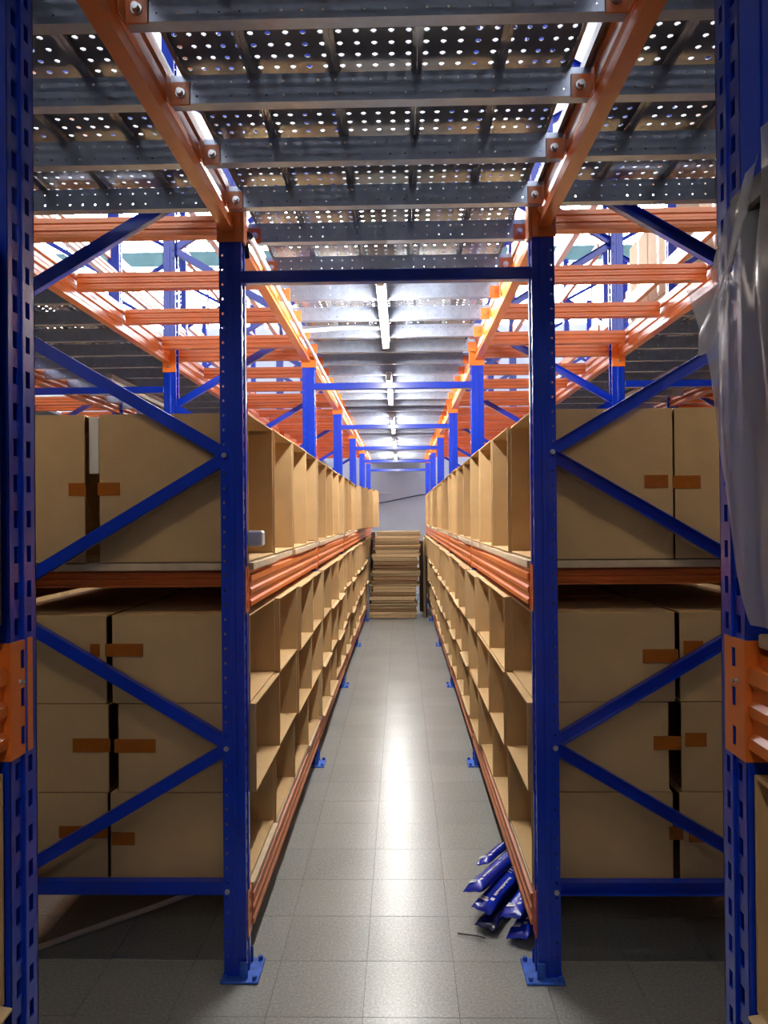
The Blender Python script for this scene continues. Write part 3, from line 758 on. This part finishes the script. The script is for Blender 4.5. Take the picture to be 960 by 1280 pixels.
# ------------------------------------------------------------------ near racks left and right of the camera
for side, X, f, ye in (('left', NLX, 1, NLY - PW / 2), ('right', NRX, -1, NRY - PW / 2)):
    e = beam(X, -1.15, ye, 1.264, f, 'orange grooved beam hooked on the %s foreground post' % side, group='foreground beams')
    beam(X, -1.15, ye, .145, f, 'dusty orange floor-level beam of the %s foreground rack' % side, m='orange_dusty', group='foreground beams')
    for c in e.children:
        if c.name.startswith('connector'):
            link('lock_pin', MB().tube([(.004, .020, .085), (.010, .020, .085)], .0035, 8).mesh('lock_pin', 'steel'), c)
    sb = tag(empty('shelf_board', (X, 0, 1.398)), 'pale board deck of the %s foreground rack above the orange beam' % side, 'shelf')
    x0, x1 = sorted((X - f * .012, X - f * (D - .05)))
    link('sheet', MB().bbox(x0 - X, x1 - X, -1.1, ye - .008, 0, .018, .002).mesh('sheet', 'board'), sb)
    for layer in range(3):
        for q in range(2):
            y1 = ye - .006 - q * .55; z = Z_LOW + LH * layer
            e = empty('open_carton', (X - f * .006, y1 - BW, z) if f > 0 else (X - f * .006, y1, z), 0 if f > 0 else PI)
            link('carton', LOWM, e); link('flap', FLAP, e, (0, 0, .001), (0, .15, 0))
            tag(e, 'open cardboard box in the %s foreground rack, %s layer up, %s behind the post' % (side, ORD[layer], ORD[q]), 'box', 'boxes in the foreground racks')
    sb = tag(empty('shelf_board', (X, 0, .272)), 'pale board deck at the bottom of the %s foreground rack' % side, 'shelf')
    link('sheet', MB().bbox(x0 - X, x1 - X, -1.1, ye - .008, 0, .017, .002).mesh('sheet', 'board'), sb)
# black wrapped goods on the left foreground shelf
e = tag(empty('wrapped_stack', (NLX - .004, .50, 1.417)), 'black wrapped stack on the shelf at the left edge of the picture', 'package')
link('wrap', MB().bbox(-.50, .012, 0, .52, 0, .55, .02).mesh('wrap', 'black'), e)
link('wrap_band', MB().bbox(-.505, .016, .12, .17, -.0, .555, .018).mesh('wrap_band', 'black'), e)
# cardboard stack with plastic film on the right foreground shelf
z = 1.417
for i in range(8):
    h = .066
    j = random.uniform(-.012, .012)
    o = link('flat_carton', MB().bbox(NRX + .02 + j, NRX + .60 + j, .36, .985 + random.uniform(-.015, .005), z + .001, z + h, .003).mesh('flat_carton', 'flat'))
    tag(o, 'flat brown carton under the plastic film at the right edge, %s from the shelf' % ORD[i], 'cardboard', 'cartons under the plastic film')
    z += h
o = link('dark_foam_sheet', MB().bbox(NRX - .028, NRX + .6, .40, 1.0, 0, .035, .004).mesh('dark_foam_sheet', 'black'), None, (0, 0, z + .001))
tag(o, 'dark grey sheet on top of the film-wrapped stack at the right edge', 'sheet')
ztop = z + .04
def film():
    nu, nv = 46, 60; vs = []; fs = []
    for i in range(nu + 1):
        u = i / nu
        for j in range(nv + 1):
            v = j / nv                         # 0 bottom .. 1 top
            yfar = .990 + .085 * v ** .8
            y = .42 + (yfar - .42) * u
            zt = 1.885 + .14 * max(0, min(1, (.985 - y) / .06)) ** 1.0
            zz = 1.432 + (zt - 1.432) * v
            fold = .010 * math.sin(y * 60 + 2.2 * v) + .006 * math.sin(y * 118 - 3 * v + 1) + .004 * math.sin(zz * 21 + y * 25)
            x = NRX - .020 - .008 * v + fold * (.35 + .65 * v) + .012 * (1 - v) ** 3
            if u > .93: x -= .014 * (u - .93) / .07 * v
            vs.append((x, y, zz))
    for i in range(nu):
        for j in range(nv):
            a = i * (nv + 1) + j
            fs.append((a, a + nv + 1, a + nv + 2, a + 1))
    b = MB(); b.add(vs, fs, None, True); return b.mesh('film_sheet', 'film')
e = tag(empty('plastic_film', (0, 0, 0)), 'crumpled translucent plastic film hanging over the stack at the right edge', 'plastic film')
link('film_sheet', film(), e)
b = MB(); vs = []; fs = []
for i in range(13):
    v = i / 12
    for j in range(7):
        u = j / 6
        y = 1.00 - .10 * v + .07 * u * (1 - .3 * v); zz = 2.0 - .11 * u - .10 * (1 - v) + .02 * math.sin(6 * v + 3 * u)
        vs.append((NRX - .040 - .006 * math.sin(9 * u + 4 * v), y, zz))
for i in range(12):
    for j in range(6): a = i * 7 + j; fs.append((a, a + 7, a + 8, a + 1))
b.add(vs, fs, None, True); link('film_flap', b.mesh('film_flap', 'film'), e)

# ------------------------------------------------------------------ goods on the upper storey, right
for i, (x, y, wd, dp, z, h) in enumerate(((2.55, 5.1, .6, .55, 2.69, 1.0), (2.55, 5.72, .6, .55, 2.69, 1.0), (2.55, 6.35, .6, .55, 2.69, 1.0), (2.55, 7.3, .6, .6, 2.69, 1.0), (2.55, 7.95, .6, .6, 2.69, 1.0),
                                          (2.55, 5.15, .6, .6, 3.70, .8), (2.55, 5.95, .6, .6, 3.70, .8), (2.55, 7.3, .6, .6, 3.70, .8), (2.55, 7.92, .6, .6, 3.70, .8))):
    e = tag(empty('upper_carton', (x, y, z)), 'tall cream carton on the upper storey behind the right rack, %s of those' % ORD[i], 'box', 'cartons on the upper storey')
    link('carton', MB().bbox(0, wd, 0, dp, 0, h, .004).mesh('carton', 'carton'), e)
    link('tape', MB().bbox(-.001, .0, dp / 2 - .025, dp / 2 + .025, .02, h - .02, .0003).mesh('tape', 'tape'), e)
